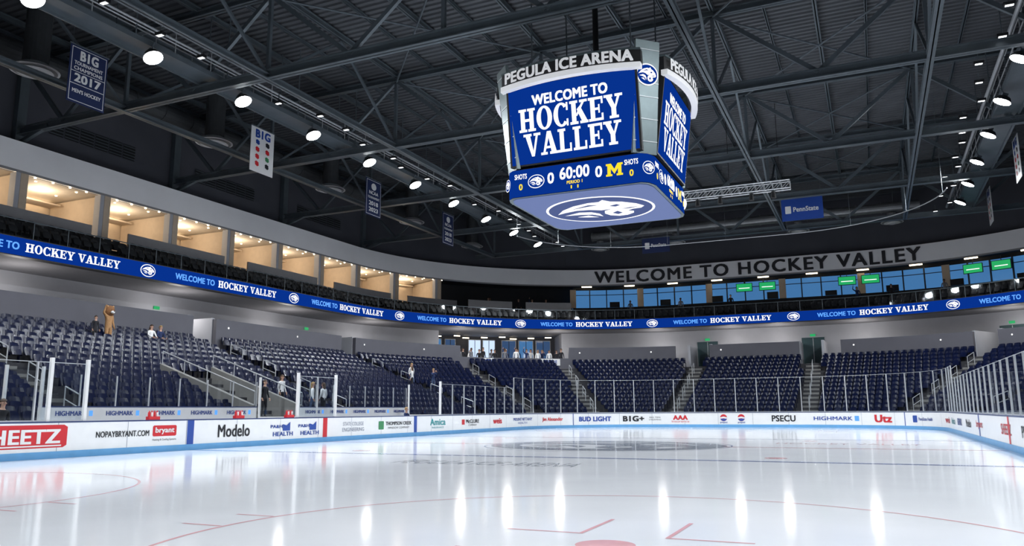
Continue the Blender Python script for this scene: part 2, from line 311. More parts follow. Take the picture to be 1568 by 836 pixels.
# ------------------------------------------------------------------ team bench area
be=empty('team_bench_area'); mb=MB()
for y0,y1 in ((-11.75,-1.85),(.85,10.35)):
    mb.box((-15.3,y0,0),(-15.2,y1,1.5),'white'); mb.box((-15.32,y0,1.5),(-15.18,y1,1.54),'cap')
    mb.box((-14.9,y0+.2,.61),(-14.5,y1-.2,.66),'pgrey')
    for k in range(int((y1-y0)/1.5)): mb.box((-14.8,y0+.5+1.5*k,.2),(-14.6,y0+.56+1.5*k,.61),'steell')
    mb.box((-15.2,y0,0),(-13.14,y1,.2),'conc')
    y=y0+1.1
    while y<y1-.5:
        decal(mb,text2d('HIGHMARK',.015),1.1,.16,fplane((-15.19,y,1.3),(0,1,0),(0,0,1)),'pblue'); decal(mb,rrect,.14,.18,fplane((-15.19,y+.75,1.3),(0,1,0),(0,0,1)),'e_lblue'); y+=1.9
    n=7
    for k in range(n+1):
        y=y0+(y1-y0)*k/n; mb.box((-15.27,y-.02,1.54),(-15.23,y+.02,2.6),'chrome')
mb.obj('bench_wall',be); mb=MB()
for y0,y1 in ((-11.75,-1.85),(.85,10.35)): mb.add([(-15.25,y0,1.55),(-15.25,y1,1.55),(-15.25,y1,2.6),(-15.25,y0,2.6)],[(0,1,2,3)],'glass')
mb.obj('bench_glass',be)
for y in (-9.2,-5.2,-2.3):
    mb=MB(); mb.box((-13.12,y-.22,1.07),(-12.95,y+.22,1.18),'red')
    for k in range(4):
        yy=y-.16+.107*k; mb.cyl((-13.04,yy,1.12),(-13.04,yy,1.32),.045,.045,10,'pwhite' if k%2 else 'red'); mb.cyl((-13.04,yy,1.32),(-13.04,yy,1.38),.03,.012,8,'red')
    mb.obj('water_bottle_carrier')
# ================================================================== SEATING BOWL
NR=14
def rowp(i):
    t=i/13.; hx=15.9+10.4*t; hy=32.4+8.9*t; return (hx,hy,hx-5.2)
def rz(i): return .7+.33*i
Q0,Q1=-.95,5.0
mb=MB()
for i in range(NR):
    p=rowp(i); nx=rowp(i+1) if i<NR-1 else (26.98,41.98,21.98)
    strip(mb,p,rz(i-1) if i else 0,p,rz(i),Q0,Q1,'conc'); strip(mb,p,rz(i),nx,rz(i),Q0,Q1,'conc')
mb.obj('seating_terrace')
aisles=[-.42,.32,1.02,1.37,1.66,2.04,2.97,3.37,3.72,4.05,4.5]
def seat_template():
    vs=[];fs=[]
    def shell(z0,z1,y0,y1,w,curve,t,rnd):
        k=len(vs); nx_,nz=4,3
        for side in (0,1):
            for j in range(nz+1):
                v=j/nz; ww=w*(1-(rnd if j==nz else 0)-(rnd*.6 if j==0 else 0))
                for i in range(nx_+1):
                    u=i/nx_*2-1
                    vs.append((u*ww/2,y0+(y1-y0)*v+curve*u*u-t*side,z0+(z1-z0)*v-(.03*u*u if j==nz else 0)))
        n=(nx_+1)*(nz+1)
        for side in (0,1):
            for j in range(nz):
                for i in range(nx_):
                    a=k+side*n+j*(nx_+1)+i; q=(a,a+1,a+nx_+2,a+nx_+1); fs.append(q if side==0 else q[::-1])
        for i in range(nx_):
            a=k+i; fs.append((a,a+n,a+n+1,a+1)); a=k+nz*(nx_+1)+i; fs.append((a,a+1,a+n+1,a+n))
        for j in range(nz):
            a=k+j*(nx_+1); fs.append((a,a+nx_+1,a+n+nx_+1,a+n)); a+=nx_; fs.append((a,a+n,a+n+nx_+1,a+nx_+1))
    shell(.36,.86,-.02,-.14,.46,.05,.03,.12)
    shell(.34,.70,.20,.05,.42,.02,.045,.15)
    k=len(vs)
    for a in (-.02,.02):
        for b in (-.1,.02):
            for c in (0,.4): vs.append((a+.24,b,c))
    fs.extend([tuple(k+x for x in f) for f in [(0,1,3,2),(4,6,7,5),(0,4,5,1),(2,3,7,6),(1,5,7,3)]])
    return vs,fs
SV,SF=seat_template()
def put_seat(mb,P,n,m):
    t=V((-n.y,n.x,0)); j=random.uniform(-.02,.05)
    mb.add([(P.x+t.x*a+n.x*(b+(j if i>=40 else 0)),P.y+t.y*a+n.y*(b+(j if i>=40 else 0)),P.z+c) for i,(a,b,c) in enumerate(SV)],SF,m)
mb=MB()
for i in range(NR):
    p=rowp(i); pc=off(p,.42); s0=qs_(pc,Q0); s1=qs_(pc,4.6)
    ac=[pq(pc,a)[0] for a in aisles]
    n=int((s1-s0)/.54)
    for k in range(n):
        P,nn=ps(pc,s0+k*.54)
        if any((P-a).length<.82 for a in ac): continue
        if P.x<0 and -1.6<P.y<2.2 and i<7: continue
        P=P.copy(); P.z=rz(i); put_seat(mb,P,nn,'navy')
mb.obj('stadium_seats')
mb=MB(); mr=MB()
for a in aisles+[.015]:
    for i in range(NR if a!=.015 else 7):
        p=rowp(i); A,n=pq(p,a); t=V((-n.y,n.x,0)); A=V((A.x,A.y,0))
        w=.58 if a!=.015 else 1.1
        mb.frame(A,t,n,Z1,(-w,-.01,rz(i)-.33 if i else 0),(w,.34,rz(i)-.165),'concl')
        mb.frame(A,t,n,Z1,(-w,-.80 if i<NR-1 else -.6,rz(i)),(w,0,rz(i)+.012),'concl')
        mb.frame(A,t,n,Z1,(-w,-.04,rz(i)),(w,.0,rz(i)+.016),'hwt')
        if i%3==1 and i+1<NR and a!=.015:
            B,_=pq(rowp(i+1),a); p1=V((A.x,A.y,rz(i)))-n*.2;p2=V((B.x,B.y,rz(i+1)))-n*.3
            u=V((0,0,.92)); mr.cyl(p1,p1+u,.025,.025,6,'steell');mr.cyl(p2,p2+u,.025,.025,6,'steell');mr.cyl(p1+u,p2+u,.025,.025,6,'steell');mr.cyl(p1+u*.5,p2+u*.5,.02,.02,6,'steell')
mb.obj('aisle_stairs'); mr.obj('aisle_handrail')
mb=MB()
for y in (-1.35,1.85):
    X0,X1=-21.6,-15.8
    vs=[]
    for yy in (y-.12,y+.12): vs+=[(X0,yy,2.2),(X1,yy,0),(X1,yy,1.6),(X0,yy,3.6)]
    mb.add(vs,[(0,1,2,3),(7,6,5,4),(3,2,6,7),(0,3,7,4),(1,5,6,2),(0,4,5,1)],'concl')
    mb.cyl((X0,y,4.2),(X1,y,2.2),.03,.03,8,'steell')
    for k in range(5):
        t=k/4; mb.cyl((X0+(X1-X0)*t,y,3.6-2.0*t),(X0+(X1-X0)*t,y,4.2-2.0*t),.02,.02,6,'steell')
mb.obj('vomitory_parapet')
# ================================================================== CONCOURSE
W=(27,42,22)
gaps=[(-.42,.9),(.32,.9),(1.02,.9),(2.04,.9),(2.97,.9),(3.37,.9),(3.72,.9),(4.05,.9),(4.5,.9)]
segs=[];cur=Q0
bigq=(1.37,1.67)
ev=[]
for q,hw in gaps:
    L=20. if q<1 or q>4 else (34.56 if (q<2 or q>3) else 10.)
    ev.append((q-hw/L,q+hw/L))
ev.append(bigq); ev.sort()
for a,b in ev: segs.append((cur,a)); cur=b
segs.append((cur,Q1))
mb=MB()
for a,b in segs: wall(mb,W,4.9,6.93,.3,a,b,'hw','hwt')
wall(mb,W,4.9,5.95,.25,bigq[0],bigq[1],'hw','hwt')
for a,b in segs:
    s=qs_(W,a)+1
    while s<qs_(W,b)-1: decal(mb,disc(10),.07,.07,fpath(W,s,6.45,.03),'e_white',raw=True); s+=6.5
mb.obj('wall_concourse_parapet')
CW=off(W,4.2)
mb=MB(); 
for a,b in ((Q0,bigq[0]),(bigq[1],Q1)): strip(mb,CW,5,CW,8.7,a,b,'cwall')
mb.obj('wall_concourse')
mb=MB(); strip(mb,W,5.0,off(W,9),5.0,Q0,Q1,'conc'); mb.obj('floor_concourse')
mb=MB(); strip(mb,off(W,.4),8.62,off(W,9),8.62,Q0,Q1,'soff'); mb.obj('ceiling_concourse')
k=1
for q,hw in gaps:
    mb=MB(); s=qs_(W,q)
    for d_ in (-.95,.95):
        A,n=ps(W,s+d_); t=V((-n.y,n.x,0)); mb.frame(V((A.x,A.y,0)),t,n,Z1,(-.1,-3.9,5),(.1,-.32,7.0),'cwall')
    qc=qs_(CW,q); decal(mb,rect,1.9,2.5,fpath(CW,qc,6.3,.05),'door'); decal(mb,rect,.05,2.4,fpath(CW,qc,6.3,.08),'steell')
    decal(mb,rect,.45,.2,fpath(CW,qc,7.75,.08),'e_green')
    mb.obj('door_%d'%k); k+=1
mb=MB(); CB=off(W,8.8)
strip(mb,CB,5,CB,8.62,1.33,1.72,'uwall')
for q in (bigq[0],bigq[1]):
    a,_=pq(CW,q);b,_=pq(CB,q); mb.add([(a.x,a.y,5),(b.x,b.y,5),(b.x,b.y,8.62),(a.x,a.y,8.62)],[(0,1,2,3)],'cwall')
mb.obj('wall_lobby')
mb=MB(); s=qs_(CB,1.5)
for dx,w,m in ((-6.0,1.2,'e_dusk'),(-4.4,1.2,'e_win'),(-2.8,1.0,'e_dusk'),(-.2,1.2,'e_day'),(1.3,1.2,'e_day'),(3.4,1.4,'e_dusk'),(5.2,1.4,'e_win'),(7,1.4,'e_dusk')):
    decal(mb,rect,w+.16,2.66,fpath(CB,s+dx,7.0,.08),'steell'); decal(mb,rect,w,2.5,fpath(CB,s+dx,7.0,.12),m); decal(mb,rect,.06,2.5,fpath(CB,s+dx,7.0,.16),'black')
for i in range(9): decal(mb,rect,.7,.1,fpath(CB,s-6.5+1.7*i,8.4,.8+.9*(i%3)),'e_warm')
mb.obj('window_1')
# ================================================================== LED RIBBON
ri=empty('led_ribbon_board'); RP=off(W,-.12)
mb=MB(); wall(mb,RP,8.6,9.52,.5,Q0,Q1,'black'); strip(mb,off(RP,-.01),8.64,off(RP,-.01),9.48,Q0,Q1,'e_blue')
mb.obj('ribbon_housing',ri)
mb=MB(); LF[0]=1.5
for k in range(-2,9):
    s=1.9+12.2*k
    if sq(RP,s-.5)>Q1-.1 or sq(RP,s-7)<Q0: continue
    lion(mb,fpath(RP,s,9.06,.045),.50,.35,'e_white','e_blue',.1)
    decal(mb,text2d('WELCOME TO',.035),3.0,.36,fpath(RP,s+3.4,9.06,.05),'e_lblue'); decal(mb,slab('HOCKEY VALLEY'),5.2,.44,fpath(RP,s+7.8,9.06,.05),'e_white')
mb.obj('ribbon_text',ri)
# ================================================================== SUITE LEVEL
OP=(30,47,22)
def mixp(a,b,t): return tuple(a[i]+(b[i]-a[i])*t for i in range(3))
def bal(t): return mixp(W,OP,t)
mb=MB()
for i,(t0,t1,z) in enumerate(((.0,.32,9.5),(.32,.62,9.85),(.62,1.0,10.2))):
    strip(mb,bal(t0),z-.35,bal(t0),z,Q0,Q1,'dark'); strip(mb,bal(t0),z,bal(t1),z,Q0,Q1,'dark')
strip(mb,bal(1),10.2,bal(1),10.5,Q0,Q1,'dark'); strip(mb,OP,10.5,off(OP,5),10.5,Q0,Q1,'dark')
mb.obj('floor_club_balcony')
mb=MB()
for t,z in ((.2,9.5),(.5,9.85),(.80,10.2)):
    p=bal(t); s=qs_(p,Q0); c=0
    while s<qs_(p,4.6):
        c+=1; s+=.56
        if c%9==0: continue
        P,n=ps(p,s); P=P.copy(); P.z=z; put_seat(mb,P,n,'seatblk')
mb.obj('club_seats')
mb=MB(); mgl=MB()
strip(mgl,off(W,.1),9.55,off(W,.1),10.35,Q0,Q1,'glass')
s=qs_(W,Q0)
while s<qs_(W,Q1):
    A,n=ps(off(W,.1),s); mb.cyl((A.x,A.y,9.53),(A.x,A.y,10.4),.02,.02,6,'steel'); s+=1.8
qq=QS(Q0,Q1)
for a,b in zip(qq[:-1],qq[1:]):
    A,_=pq(off(W,.1),a);B,_=pq(off(W,.1),b); mb.cyl((A.x,A.y,10.4),(B.x,B.y,10.4),.03,.03,6,'steel')
br=empty('balcony_railing'); mb.obj('rail',br); mgl.obj('rail_glass',br)
mb=MB(); PP=bal(.94); ss=2.9
for s,L in [(ss-9.8*2,7.4),(ss-9.8,7.4),(ss,7.6),(ss+9.8,7.6),(ss+19.6,7.4),(ss+29,5.5)]: wall(mb,PP,10.2,11.65,.1,sq(PP,s),sq(PP,s+L),'para','hwt')
for q0,q1 in ((1.40,1.53),(1.57,1.70)): wall(mb,bal(.65),9.87,11.6,.1,q0,q1,'para','hwt')
mb.obj('suite_parapet')
sb=[1.4+4.9*k for k in range(-4,8)]
SB=off(OP,4.6)
mb=MB(); strip(mb,SB,10.5,SB,13.7,Q0,1.33,'beige'); mb.obj('wall_suite_back')
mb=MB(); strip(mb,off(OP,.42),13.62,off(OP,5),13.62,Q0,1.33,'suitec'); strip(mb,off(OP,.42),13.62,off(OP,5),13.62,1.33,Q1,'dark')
mb.obj('ceiling_suites')
mb=MB(); ml=MB(); mt=MB()
for s in sb:
    q=sq(OP,s)
    if q>1.34: continue
    a,n=pq(off(OP,-.1),q); L=4.6; t=V((-n.y,n.x,0)); mb.frame(V((a.x,a.y,0)),t,n,Z1,(-.2,-L,10.2),(.2,0,13.54),'beige')
    mb.frame(V((a.x,a.y,0)),t,n,Z1,(-.45,-.5,10.2),(-.2,-.02,13.54),'cwall')
    if q<1.3:
        b,n=ps(off(OP,4.4),qs_(off(OP,4.4),sq(OP,s+2.4))); b=V((b.x,b.y,0)); t=V((-n.y,n.x,0))
        mt.frame(b,t,n,Z1,(-.75,0,11.9),(.75,.06,12.75),'black'); mt.frame(b,t,n,Z1,(-.7,.06,11.95),(.7,.07,12.7),'e_tv')
        mb.frame(b,t,n,Z1,(-2.2,0,10.5),(2.2,.7,11.4),'para')
        mb.frame(b,t,n,Z1,(-2.0,.2,13.2),(2.0,1.2,13.3),'beige'); ml.frame(b,t,n,Z1,(-2.0,.15,13.34),(2.0,.2,13.42),'e_warm')
        c,n=pq(off(OP,2.2),sq(OP,s+2.45)); 
        li=bpy.data.lights.new('suite_light','POINT'); li.energy=150; li.color=(1,.83,.62); li.shadow_soft_size=.3; lo=bpy.data.objects.new('suite_downlight',li); lo.location=(c.x,c.y,12.9); col.objects.link(lo)
        for dd in (.9,2.6):
            for dt in (-1.2,1.2):
                e,_=pq(off(OP,dd),sq(OP,s+2.45+dt)); ml.cyl((e.x,e.y,13.57),(e.x,e.y,13.61),.06,.06,8,'e_warm')
mb.obj('suite_partitions'); mt.obj('suite_television') 
s=qs_(OP,Q0)
while s<qs_(OP,1.34):
    A,n=ps(off(OP,.2),s); ml.cyl((A.x,A.y,13.52),(A.x,A.y,13.59),.06,.06,8,'e_warm'); s+=1.0
ml.obj('suite_downlights')
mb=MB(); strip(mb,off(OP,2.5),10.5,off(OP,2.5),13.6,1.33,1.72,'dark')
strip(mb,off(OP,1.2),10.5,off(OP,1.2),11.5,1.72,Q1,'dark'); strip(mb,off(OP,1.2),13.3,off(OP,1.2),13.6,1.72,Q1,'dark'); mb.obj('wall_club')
mb=MB(); strip(mb,off(OP,1.3),11.5,off(OP,1.3),13.3,1.72,Q1,'e_win'); 
NP=off(OP,1.15); s=qs_(NP,1.72); kk=0
while s<qs_(NP,Q1):
    A,n=ps(NP,s); t=V((-n.y,n.x,0)); w=.05 if kk%4 else .3
    mb.frame(V((A.x,A.y,0)),t,n,Z1,(-w,-.1,11.5),(w,.05,13.35),'black' if kk%4 else 'beige'); s+=1.7; kk+=1
    if kk%3==0:
        hh=random.uniform(.3,.8); mb.frame(V((A.x,A.y,0)),t,n,Z1,(.3,0,11.5),(1.3,.2,11.5+hh),'dark')
strip(mb,NP,12.75,NP,12.82,1.72,Q1,'black')
mb.obj('window_2')
mb=MB()
for x in (-1.2,.9,7.8,9.7,17.3,19.2):
    best=min([i*.1 for i in range(500,1100)],key=lambda s:abs(ps(OP,s)[0].x-x)+(100 if ps(OP,s)[0].y<30 else 0))
    P_=off(OP,.5); A,n=pq(P_,sq(OP,best)); A=V((A.x,A.y,0)); t=V((-n.y,n.x,0)); mb.frame(A,t,n,Z1,(-.75,0,12.25),(.75,.08,13.05),'black'); mb.frame(A,t,n,Z1,(-.7,.08,12.3),(.7,.09,13.0),'e_green')
    mb.frame(A,t,n,Z1,(-.5,.09,12.55),(.5,.095,12.62),'e_white')
    mb.cyl((A.x,A.y,13.05),(A.x,A.y,13.45),.03,.03,6,'black')
mb.obj('club_television')
mb=MB(); s=qs_(NP,1.74)
while s<qs_(NP,Q1)-2:
    A,n=ps(off(OP,.6),s); A=V((A.x,A.y,0)); t=V((-n.y,n.x,0)); mb.frame(A,t,n,Z1,(-.5,0,13.5),(.5,.12,13.6),'e_warm'); s+=4.3
mb.obj('club_ceiling_lights')
mb=MB(); wall(mb,OP,13.63,15.2,.4,Q0,Q1,'band','hw'); strip(mb,off(OP,-.03),13.55,off(OP,-.03),13.68,Q0,Q1,'para'); mb.obj('fascia_band')
mb=MB(); c=(qs_(OP,2)+qs_(OP,3))/2
decal(mb,text2d('WELCOME TO HOCKEY VALLEY',.03,1.12),29.6,1.2,fpath(OP,c-.8,14.42,.1),'pblack'); mb.obj('wall_lettering')
UP=off(OP,1.2); mb=MB(); strip(mb,off(OP,.42),15.2,UP,15.2,Q0,Q1,'hw'); strip(mb,UP,15.2,UP,20.35,Q0,Q1,'uwall')
mb.obj('wall_upper')
mb=MB(); s=-22
while s<26:
    for dx in range(6):
        decal(mb,rect,.85,.9,fpath(UP,s+dx*.95,17.0,.05),'black')
        for j in range(5): decal(mb,rect,.85,.05,fpath(UP,s+dx*.95,16.65+.18*j,.07),'steel')
    s+=10.4
mb.obj('air_louver')
mb=MB(); mb.box((-33,-50,-.03),(33,-49.7,20.3),'uwall'); mb.obj('wall_south')
mb=MB(); mb.box((-31.6,-49.7,-.03),(-31.3,-25,20.3),'uwall'); mb.obj('wall_west'); mb=MB(); mb.box((31.3,-49.7,-.03),(31.6,-1,20.3),'uwall'); mb.obj('wall_east')
# ================================================================== ROOF
mb=MB(); vs=[];fs=[]; y=-50; per=.4; prof=[(0,0),(.16,0),(.2,-.09),(.36,-.09)]
while y<50:
    for dy,dz in prof: vs+=[(-34,y+dy,20.5+dz),(34,y+dy,20.5+dz)]
    y+=per
for i in range(len(vs)//2-1): fs.append((2*i,2*i+1,2*i+3,2*i+2))
mb.add(vs,fs,'deck'); mb.obj('ceiling')
TY=[-24.2,-13.8,-3.4,6.9,17.4,27.8,38.2]
XN=[-31.0,-27.5,-23.0,-18.6,-14.1,-9.7,-5.2,-.8,3.6,8.1,12.5,17,21.4,26,31.0]
for y in TY:
    mb=MB(); e=31.0 if y<28 else (29.5 if y<30 else 25.)
    mb.ibeam((-e,y,16),(e,y,16),.36,.42,'steel'); mb.ibeam((-e,y,19.9),(e,y,19.9),.3,.34,'steel')
    for i,x in enumerate(XN):
        if abs(x)>e: continue
        if i%2==0: mb.beam((x,y,16.1),(x,y,19.8),.16,.16,'steel')
        if i<len(XN)-1 and abs(XN[i+1])<=e:
            if i%2==0: mb.beam((x,y,19.8),(XN[i+1],y,16.1),.16,.2,'steel')
            else: mb.beam((x,y,16.1),(XN[i+1],y,19.8),.16,.2,'steel')
    if y<28:
        for sx in (-1,1):
            mb.beam((sx*31.0,y,15.3),(sx*28.6,y,16),.2,.2,'steel'); mb.box((min(sx*31.15,sx*30.8),y-.25,15.25),(max(sx*31.15,sx*30.8),y+.25,20.3),'steel')
    mb.obj('roof_truss')
mb=MB()
for x in XN[1:-1]: mb.ibeam((x,-49,20.15),(x,40,20.15),.2,.3,'steel')
for i in range(len(XN)-2):
    x=(XN[i]+XN[i+1])/2; mb.ibeam((x,-49,20.25),(x,40,20.25),.12,.2,'steel')
mb.obj('roof_purlins')
mb=MB()
for x in (-14.1,3.6,12.5,-23,21.4):
    mb.ibeam((x,-24,15.9),(x,38.2,15.9),.3,.3,'steel')
    for y0,y1 in zip(TY[:-1],TY[1:]):
        m_=(y0+y1)/2
        mb.beam((x,y0,16),(x,m_,19.9),.12,.12,'steel'); mb.beam((x,m_,19.9),(x,y1,16),.12,.12,'steel')
for y0,y1 in zip(TY[:-1],TY[1:]):
    for a,b in ((-14.1,-5.2),(3.6,12.5)):
        mb.cyl((a,y0,19.7),(b,y1,19.7),.05,.05,6,'steel'); mb.cyl((b,y0,19.7),(a,y1,19.7),.05,.05,6,'steel')
mb.obj('roof_bracing')
for sx,x in ((-1,-17.5),(1,16.6)):
    mb=MB(); z=16.35
    mb.box((x-.6,-40,z),(x+.6,40,z+.06),'steel')
    for dx in (-.6,.6):
        mb.beam((x+dx,-40,z),(x+dx,40,z),.08,.22,'steel')
        for h in (.55,1.1): mb.cyl((x+dx,-40,z+h),(x+dx,40,z+h),.03,.03,6,'steell')
        y=-40
        while y<40: mb.cyl((x+dx,y,z),(x+dx,y,z+1.1),.025,.025,6,'steell'); y+=2.0
    for y in range(-38,40,5): mb.cyl((x-.6,y,z),(x-.6,y,20.1),.03,.03,6,'steel'); mb.cyl((x+.6,y,z),(x+.6,y,20.1),.03,.03,6,'steel')
    for dx,r in ((-1.0,.09),(.95,.05)): mb.cyl((x+dx,-40,z+.5),(x+dx,40,z+.5),r,r,8,'steell')
    mb.obj('catwalk')
fl=empty('arena_floodlights'); mb=MB()
def lamp(x,y,z,sx):
    aim=V((-sx*.45,0,-.9)).normalized(); Y=V((0,1,0)); X=Y.cross(aim).normalized()
    O=V((x,y,z)); mb.cyl(O,O-aim*.22,.42,.30,20,'black'); mb.cyl(O+aim*.012,O,.38,.38,20,'e_lamp')
    mb.frame(O,X,Y,-aim,(-.12,-.12,.2),(.12,.12,.42),'steel'); mb.cyl(O-aim*.35,(x,y,16.4),.03,.03,6,'steel')
for sx,x in ((-1,-16.7),(1,15.9)):
    for k in range(14):
        y=-33+5.15*k; lamp(x,y,15.7,sx)
        li=bpy.data.lights.new('flood','SPOT'); li.energy=3300; li.spot_size=math.radians(168); li.spot_blend=.6; li.shadow_soft_size=.4; li.color=(.93,.97,1)
        lo=bpy.data.objects.new('flood_lamp',li); lo.location=(x-sx*.05,y,15.6); d=V((-sx*.22,-.0 if y<25 else -.3,-1)); lo.rotation_euler=d.to_track_quat('-Z','Y').to_euler(); col.objects.link(lo); lo.parent=fl
    for k in range(30):
        y=-32+2.4*k+random.uniform(-.4,.4)
        O=V((x-sx*.9+random.uniform(-.6,.6),y,16.1)); mb.box(O-V((.2,.1,0)),O+V((.2,.1,.12)),'black'); mb.box(O-V((.14,.07,.012)),O+V((.14,.07,0)),'e_spot'); mb.cyl(O+V((0,0,.1)),O+V((0,0,.5)),.02,.02,5,'steel')
mb.obj('floodlight_housings',fl)
for q in (-.7,-.2,.3,.8,1.15,1.4,1.52,1.65,1.9,2.3,2.7,3.1,3.4,3.7,4.0,4.3):  # fill lights without fixtures, added to brighten the back wall under the soffit
    A,_=pq(off(W,2.0),q); li=bpy.data.lights.new('concourse_fill','POINT'); li.energy=120; li.color=(1,.95,.9); li.shadow_soft_size=.4
    lo=bpy.data.objects.new('concourse_fill_light',li); lo.location=(A.x,A.y,7.2); col.objects.link(lo)
for sx in (-1,1):
    for y in (-6.8,4.2,15.2,26.2,37.2):
        x=sx*24.9; mb=MB(); mb.cyl((x,y,17.2),(x,y,20.3),.55,.55,20,'ductd'); mb.cyl((x,y,16.9),(x,y,17.2),1.05,.6,28,'diff')
        for r,z in ((1.05,16.88),(.8,16.82),(.55,16.76),(.3,16.7)):
            mb.cyl((x,y,z),(x,y,z+.05),r,r*.93,28,'diff'); mb.cyl((x,y,z-.0),(x,y,z-.015),r*.90,r*.90,28,'duct' if r in(1.05,.55) else 'diff')
        mb.cyl((x,y,16.66),(x,y,16.7),.2,.2,16,'diff'); mb.obj('air_diffuser')
    mb=MB(); mb.cyl((sx*26.9,-40,18.4),(sx*26.9,30,18.4),.5,.5,18,'ductd')
    for y in range(-40,30,2): mb.cyl((sx*26.9,y,18.4),(sx*26.9,y+.06,18.4),.53,.53,18,'ductd')
    mb.obj('air_duct')
for x in (-14.2,-6.7,4.3,11.8):
    y=44.0; mb=MB(); mb.cyl((x,y,17.1),(x,y,17.7),.35,.35,18,'duct'); mb.cyl((x,y,16.9),(x,y,17.1),.9,.4,28,'diff')
    for r,z in ((.9,16.88),(.65,16.82),(.4,16.76)):
        mb.cyl((x,y,z),(x,y,z+.05),r,r*.93,28,'diff'); mb.cyl((x,y,z),(x,y,z-.015),r*.90,r*.90,28,'duct' if r==.9 else 'diff')
    mb.obj('air_diffuser')
mb=MB(); mb.cyl((-15,44.0,18.2),(14,44.0,18.2),.42,.42,18,'duct')
for x in range(-15,14,2): mb.cyl((x,44.0,18.2),(x+.08,44.0,18.2),.46,.46,18,'duct')
for x in (-12,0,12): mb.cyl((x,44.0,18.6),(x,44.0,20.4),.03,.03,6,'steel')
mb.obj('air_duct')
mb=MB(); NT=off(BP,1.2); qn=QS(1.1,3.95)
for a,b in zip(qn[:-1],qn[1:]):
    A,_=pq(NT,a);B,_=pq(NT,b); mb.cyl((A.x,A.y,14.1),(B.x,B.y,14.1),.035,.035,6,'steell')
s=qs_(NT,1.1)
while s<qs_(NT,3.95):
    A,_=ps(NT,s); mb.cyl((A.x,A.y,14.1),(A.x,A.y,20.3),.012,.012,4,'steel'); s+=4.5
mb.obj('safety_net_track')
def banner(x,y,z,w,h,X,mbase,content):
    mb=MB(); X=V(X); n=X.cross(Z1); O=V((x,y,z))
    mb.frame(O,X,n,Z1,(-w/2,-.015,-h/2),(w/2,.015,h/2),mbase)
    mb.frame(O,X,n,Z1,(-w/2-.05,-.03,h/2),(w/2+.05,.03,h/2+.06),'steel')
    for a in (-w/2+.1,w/2-.1): mb.cyl(O+X*a+V((0,0,h/2)),O+X*a+V((0,0,20.2-z)),.012,.012,5,'steel')
    for sgn in (1,-1):
        f=lambda px,py,s=sgn: O+X*(px*s)+n*(.03*s)+V((0,0,py))
        for item in content:
            decal(mb,item[0],item[1],item[2],f,item[3],dx=item[4] if len(item)>4 else 0,dy=item[5] if len(item)>5 else 0)
    mb.obj('hanging_banner')
fr=polyshape([R(0,0,1,.012),R(0,.988,1,1),R(0,.012,.017,.988),R(.983,.012,1,.988)])
c1=[(fr,1.7,2.45,'pwhite',0,0),(text2d('B1G',.05),.9,.46,'pwhite',0,.9),(text2d('TOURNAMENT',.03),1.4,.17,'pwhite',0,.52),(text2d('CHAMPIONS',.03),1.4,.17,'pwhite',0,.28),(rect,1.7,.03,'pwhite',0,.12),(text2d('2017',.04),1.3,.40,'pwhite',0,-.15),(rect,1.7,.03,'pwhite',0,-.45),(text2d("MEN'S HOCKEY",.03),1.4,.18,'pwhite',0,-.75)]
paw=polyshape([[(.5*math.cos(a*.52)*(1+.25*(a%3)),.5*math.sin(a*.52)*(1+.25*((a+1)%3))) for a in range(12)]])
c2=[(text2d('B1G',.05),1.2,.5,'pblue',0,.95)]+[(paw,.34,.30,['pblue','pblack','red','red','red','pgreen','red','pblack'][i],-.4+.8*(i%2),.45-.42*(i//2)) for i in range(8)]
c3=[(fr,1.7,2.45,'pwhite',0,0),(disc(20),.6,.5,'pwhite',0,.8),(text2d('NCAA',.03),1.1,.25,'pwhite',0,.35),(text2d('TOURNAMENT',.02),1.4,.17,'pwhite',0,0),(text2d('2018',.03),1.1,.3,'pwhite',0,-.4),(text2d('2023',.03),1.1,.3,'pwhite',0,-.85)]
for y,b,c in ((-6.6,'bnavy',c1),(4.5,'pwhite',c2),(15.6,'bnavy',c3),(26.3,'bnavy',c3)): banner(-21.5,y,15.95,1.85,2.6,(0,1,0),b,c)
banner(18.1,24.6,15.9,1.85,2.6,(0,1,0),'pwhite',c2); banner(18.1,36.9,15.9,1.85,2.6,(0,1,0),'pwhite',c2)
banner(5.6,29.6,15.4,2.8,1.6,(1,0,0),'pblue',[(rrect,.4,.55,'pwhite',-.95,0),(text2d('PennState',.03),1.7,.36,'pwhite',.25,0)])
banner(-6.8,36.5,15.2,2.4,1.3,(1,0,0),'bnavy',[(rrect,.4,.55,'pwhite',-.75,0),(text2d('PennState',.03),1.3,.3,'pwhite',.25,0)])
mb=MB()
for dy in (0,.5):
    for dz in (0,.5): mb.cyl((-1.5,20+dy,14.5+dz),(5.6,20+dy,14.5+dz),.04,.04,6,'chrome')
for i in range(14):
    x=-1.5+.507*i
    for dy in (0,.5): mb.cyl((x,20+dy,14.5),(x+.5,20+dy,15),.02,.02,5,'chrome'); mb.cyl((x+.5,20+dy,14.5),(x+.5,20+dy,15),.02,.02,5,'chrome')
for x in (-1.,2,5): mb.cyl((x,20.25,15),(x,20.25,20.1),.02,.02,5,'black')
for x in (0,1.4,3.3,4.6): mb.cyl((x,20.2,14.0),(x,20.2,14.4),.16,.12,10,'black'); mb.cyl((x,20.2,14.4),(x,20.2,14.6),.02,.02,5,'black')
mb.obj('lighting_rig')
